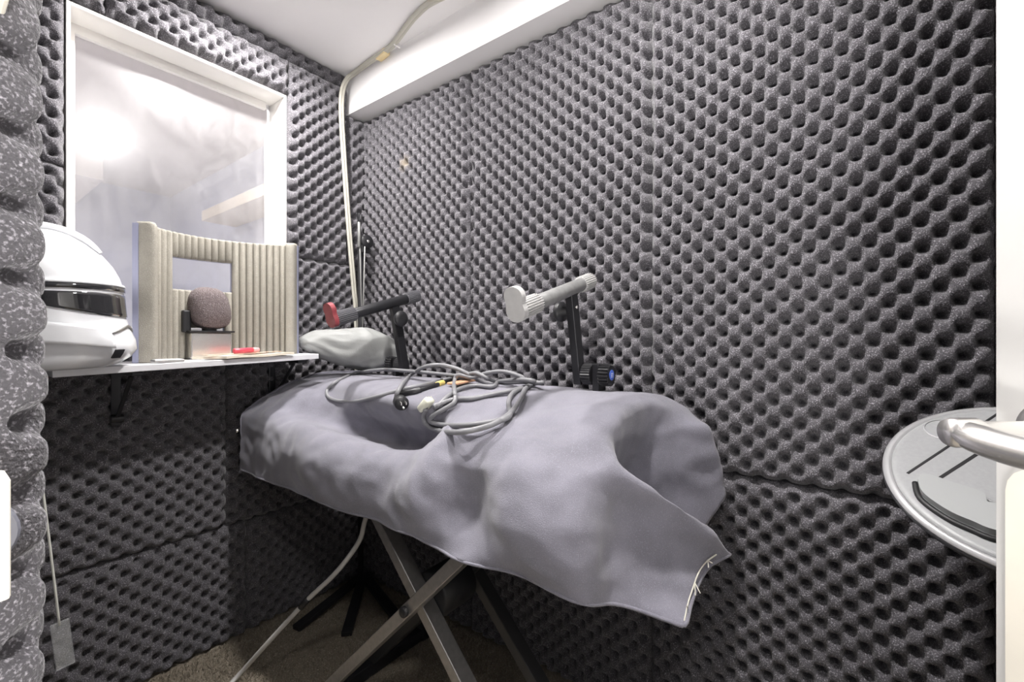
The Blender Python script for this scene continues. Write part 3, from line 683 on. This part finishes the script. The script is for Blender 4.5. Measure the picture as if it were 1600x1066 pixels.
for k in range(4):
    y = 1.290-.004*k; x = 1.045+.005*k
    obj('drawstring', tube(NB(), [(1.056, 1.292, H-.058), (x+.004, y-.01, H-.075), (x+.007, y-.014, H-.100), (x+.004+.003*k, y-.012, H-.120)], .0016, 6, 5), MATS['pale_string'], bag, True)

# ------------------------------------------------------------------ folded boom arm in the corner
bo = thing('boom_arm', 'black folding boom arm with thin silver rods standing in the corner', 'boom arm', (1.035, 1.50, 0))
P0 = at_y(572, 378, 1.50); 
b0, b1 = at_y(561, 352, 1.50), at_y(567, 490, 1.50); c0, c1_ = at_y(570, 385, 1.49), at_y(566, 490, 1.49)
obj('pole', cyl(NB(), (1.052, 1.528, 0), (1.052, 1.528, P0.z+.01), .011), black_metal, bo, True)
obj('elbow', cyl(NB(), P0+Vector((-.0, -.012, 0)), P0+Vector((0, .014, 0)), .026, 28), black_plastic, bo, True)
obj('elbow_bracket', box(NB(), P0+Vector((-.022, -.004, -.045)), P0+Vector((.016, .004, .02)), bevel=.003), black_plastic, bo)
obj('elbow_screw', cyl(NB(), P0+Vector((0, -.0125, 0)), P0+Vector((0, -.016, 0)), .006, 12), chrome, bo, True)
rodm = mat('dull_rod', (.30, .30, .29), .45, .6)
obj('rod', cyl(NB(), b0, b1-Vector((0, 0, .12)), .0028, 10), rodm, bo, True); obj('rod', cyl(NB(), c0, c1_-Vector((0, 0, .12)), .0028, 10), rodm, bo, True)
obj('spring', cyl(NB(), b0+Vector((0, 0, .012)), b0-Vector((0, 0, .085)), .006, 16), rodm, bo, True)
bm = NB()
for k in (-1, 0, 1): tube(bm, [b0+Vector((0, 0, .01)), b0+Vector((k*.006, 0, .026)), b0+Vector((k*.011, 0, .045))], .003, 6, 3)
obj('hook', bm, black_metal, bo, True)
for a in (math.radians(190), math.radians(258), math.radians(225)):
    obj('base_leg', bar(NB(), (1.052, 1.51, .05), (1.052+.30*math.cos(a), 1.51+.30*math.sin(a), .012), .034, .016), black_plastic, bo)

# ------------------------------------------------------------------ white cable down the corner and along the ceiling
wc = thing('white_cable', 'pale flat cable running along the ceiling beam and down the corner', 'cable', at_y(548, 300, 1.565))
cab = mat('ivory_cable', (.46, .445, .385), .5)
yy = 1.566
path = [(690, -4), (650, 24), (612, 72), (580, 95), (556, 113)]
def onceil(u, v): return at_z(u, v, CEIL-.008)
run = [(1.018, .40, CEIL-.007), (1.014, .70, CEIL-.007)] + [tuple(onceil(u, v)) for u, v in path]
down = [at_y(541, 126, 1.560), at_y(534, 150, yy), at_y(534, 190, yy), at_y(537, 240, yy), at_y(541, 300, yy), at_y(547, 380, yy), at_y(553, 450, yy), at_y(557, 500, yy), at_y(559, 640, yy)]
for dx in (-.0048, .0048):
    obj('strand', tube(NB(), [Vector(p)+Vector((dx, 0, 0)) for p in run+down], .0062, 10, 8), cab, wc, True)
cn = onceil(598, 86); d_ = (onceil(590, 91)-onceil(612, 72)).normalized()
obj('connector', bar(NB(), cn-d_*.03, cn+d_*.03, .026, .018, bevel=.003), mat('yellowed_plastic', (.74, .60, .34), .5), wc)
for u, v in ((620, 70), (552, 118)): 
    p = onceil(u, v); obj('cable_clip', box(NB(), p-Vector((.014, .004, .006)), p+Vector((.014, .004, .0078)), bevel=.002), white_paint, wc)

# ------------------------------------------------------------------ pale lead hanging from the cover to the floor
ld = thing('hanging_lead', 'pale grey lead hanging from under the cover down to the carpet', 'cable', (.536, 1.395, 0))
leadm = mat('pale_lead', (.52, .51, .49), .5)
lp_ = [Vector((.72, .99, Z(-.40))), at_x(570, 815, .70), at_x(560, 848, .69), at_x(525, 895, .66), at_x(478, 940, .63), at_x(420, 1003, .58), at_x(372, 1056, .545), at_z(318, 1112, .010), at_z(250, 1160, .008)]
obj('cable', tube(NB(), lp_, .0062, 10, 8), leadm, ld, True)
obj('tape_band', tube(NB(), [at_x(482, 935, .633), at_x(470, 949, .624)], .0085, 12, 0), black_plastic, ld, True)

# ------------------------------------------------------------------ thin cord with clear tag near the left wall
pc = thing('pull_cord', 'thin pale cord with a clear plastic tag hanging beside the left foam wall', 'cord', at_y(95, 1000, .9))
obj('string', tube(NB(), [(.078, .88, Z(.06)), at_y(52, 655, .9), at_y(75, 830, .9), at_y(93, 978, .9)], .0016, 6, 6), mat('pale_string2', (.55, .55, .50), .6), pc, True)
clear = mat('clear_plastic', (.45, .46, .47), .1, coat=.6); cb = clear.node_tree.nodes['Principled BSDF']; cb.inputs['Alpha'].default_value = .28
q0, q1 = at_y(93, 972, .9), at_y(103, 1042, .9); 
obj('plastic_tag', bar(NB(), q0, q1, .020, .003, up=(0, 1, 0), bevel=.001), clear, pc)

# ------------------------------------------------------------------ round electronic percussion pad by the door
pad_c = Vector((.938, -.217, Z(-.197))); RP = .168
pad = thing('percussion_pad', 'round grey electronic percussion pad tilted against the foam beside the white door', 'percussion pad', pad_c)
nv = Vector((-.62, .07, 1)).normalized()
xa = (Vector((RX, RY, 0)) - nv*Vector((RX, RY, 0)).dot(nv)).normalized(); ya = nv.cross(xa)
PM = Matrix(((xa.x, ya.x, nv.x, pad_c.x), (xa.y, ya.y, nv.y, pad_c.y), (xa.z, ya.z, nv.z, pad_c.z), (0, 0, 0, 1)))
pgrey = mat('pad_grey_plastic', (.34, .345, .35), .38, var=.04, scale=200, bump=.1, bscale=900); pdark = mat('pad_black_groove', (.012, .012, .013), .5); prim_ = mat('pad_rim', (.52, .52, .53), .28, .3)
def plathe(prof, n=96): return lathe(NB(), prof, PM @ Vector((0, 0, 0)), PM @ Vector((0, 0, 1)), n)
obj('pad_body', plathe([(.10, -.040), (.15, -.034), (RP-.006, -.020), (RP, -.010), (RP-.002, -.006)], 96), mat('pad_dark_body', (.05, .05, .055), .3), pad, True)
obj('rim', plathe([(RP-.002, -.0062), (RP-.001, -.003), (RP-.007, .0), (RP-.010, .0005), (RP-.012, -.004)]), prim_, pad, True)
obj('face', plathe([(RP-.0125, -.005), (RP-.0125, -.001), (RP-.016, .001), (RP-.02, .0012)]), pgrey, pad, True)
def pp(a, b, d): return PM @ Vector((a, b, d))
bx_ = lambda a0, a1, b0, b1, d0, d1: prism(NB(), [(a0, b0), (a1, b0), (a1, b1), (a0, b1)], pp, d0, d1)
def seg(pa_, pb_, wdt, d0, d1):
    d2 = Vector(pb_)-Vector(pa_); n2 = Vector((-d2.y, d2.x)).normalized()*wdt/2; A_, B_ = Vector(pa_), Vector(pb_)
    return prism(NB(), [tuple(A_-n2), tuple(B_-n2), tuple(B_+n2), tuple(A_+n2)], pp, d0, d1)
def loc(u, v):                # local face coordinates of a point seen on the pad
    r = ray(u, v); k = (pad_c-CAM).dot(nv)/r.dot(nv); q = CAM+r*k-pad_c
    return (q.dot(xa), q.dot(ya))
for (ua, va, ub, vb, wd_) in ((1418, 741, 1640, 594, .0035), (1461, 753, 1680, 612, .0045)):
    obj('groove', seg(loc(ua, va), loc(ub, vb), wd_, .0012, .0018), pdark, pad)
rc, rr = Vector(loc(1474, 672)), (Vector(loc(1504, 672))-Vector(loc(1444, 672))).length/2
obj('button_ring', tube(NB(), [pp(rc.x+rr*math.cos(k*math.pi/12), rc.y+rr*math.sin(k*math.pi/12), .0014) for k in range(24)], .0010, 6, 1, closed=True), prim_, pad, True)
def chain(pts, k=5): return [(p.x, p.y) for p in smooth_path([Vector((*loc(*p), 0)) for p in pts], k)]
zone = chain([(1434, 756), (1442, 778), (1480, 806), (1520, 824), (1556, 838), (1640, 850)]) + chain([(1640, 800), (1556, 796), (1541, 791), (1535, 778), (1490, 763), (1452, 750), (1438, 750)])
obj('strike_zone', prism(NB(), zone, pp, .0012, .012), mat('pad_rubber', (.36, .37, .37), .5), pad)
obj('strike_gap', tube(NB(), [pp(x, y, .0030) for x, y in chain([(1430, 757), (1438, 782), (1478, 812), (1520, 832), (1556, 846), (1640, 860)])], .004, 8, 0), pdark, pad, True)
mz = pp(0, 0, -.04)
obj('mount_post', cyl(NB(), mz+Vector((0, 0, .012)), (mz.x, mz.y, .0), .013, 18), black_metal, pad, True)
obj('mount_base', cyl(NB(), (mz.x, mz.y, 0), (mz.x, mz.y, .02), .10, 32), black_metal, pad, True)

# ------------------------------------------------------------------ carpet pile (nobody could count it)
n = 26000
px = rng.uniform(.15, 1.10, n); py = rng.uniform(.75, 1.58, n)
a = rng.uniform(0, 6.283, n); hgt = rng.uniform(.006, .014, n); lx, ly = rng.normal(0, .004, n), rng.normal(0, .004, n); wd = .0016
V = np.zeros((n, 3, 3)); V[:, 0] = np.stack([px-np.cos(a)*wd, py-np.sin(a)*wd, 0*px], -1); V[:, 1] = np.stack([px+np.cos(a)*wd, py+np.sin(a)*wd, 0*px], -1); V[:, 2] = np.stack([px+lx, py+ly, hgt], -1)
me = bpy.data.meshes.new('carpet_pile'); me.from_pydata(V.reshape(-1, 3).tolist(), [], np.arange(n*3).reshape(-1, 3).tolist())
cp = link('carpet_pile', me, carpet); cp['kind'] = 'stuff'; tag(cp, 'short brown carpet pile under the stand legs', 'carpet')
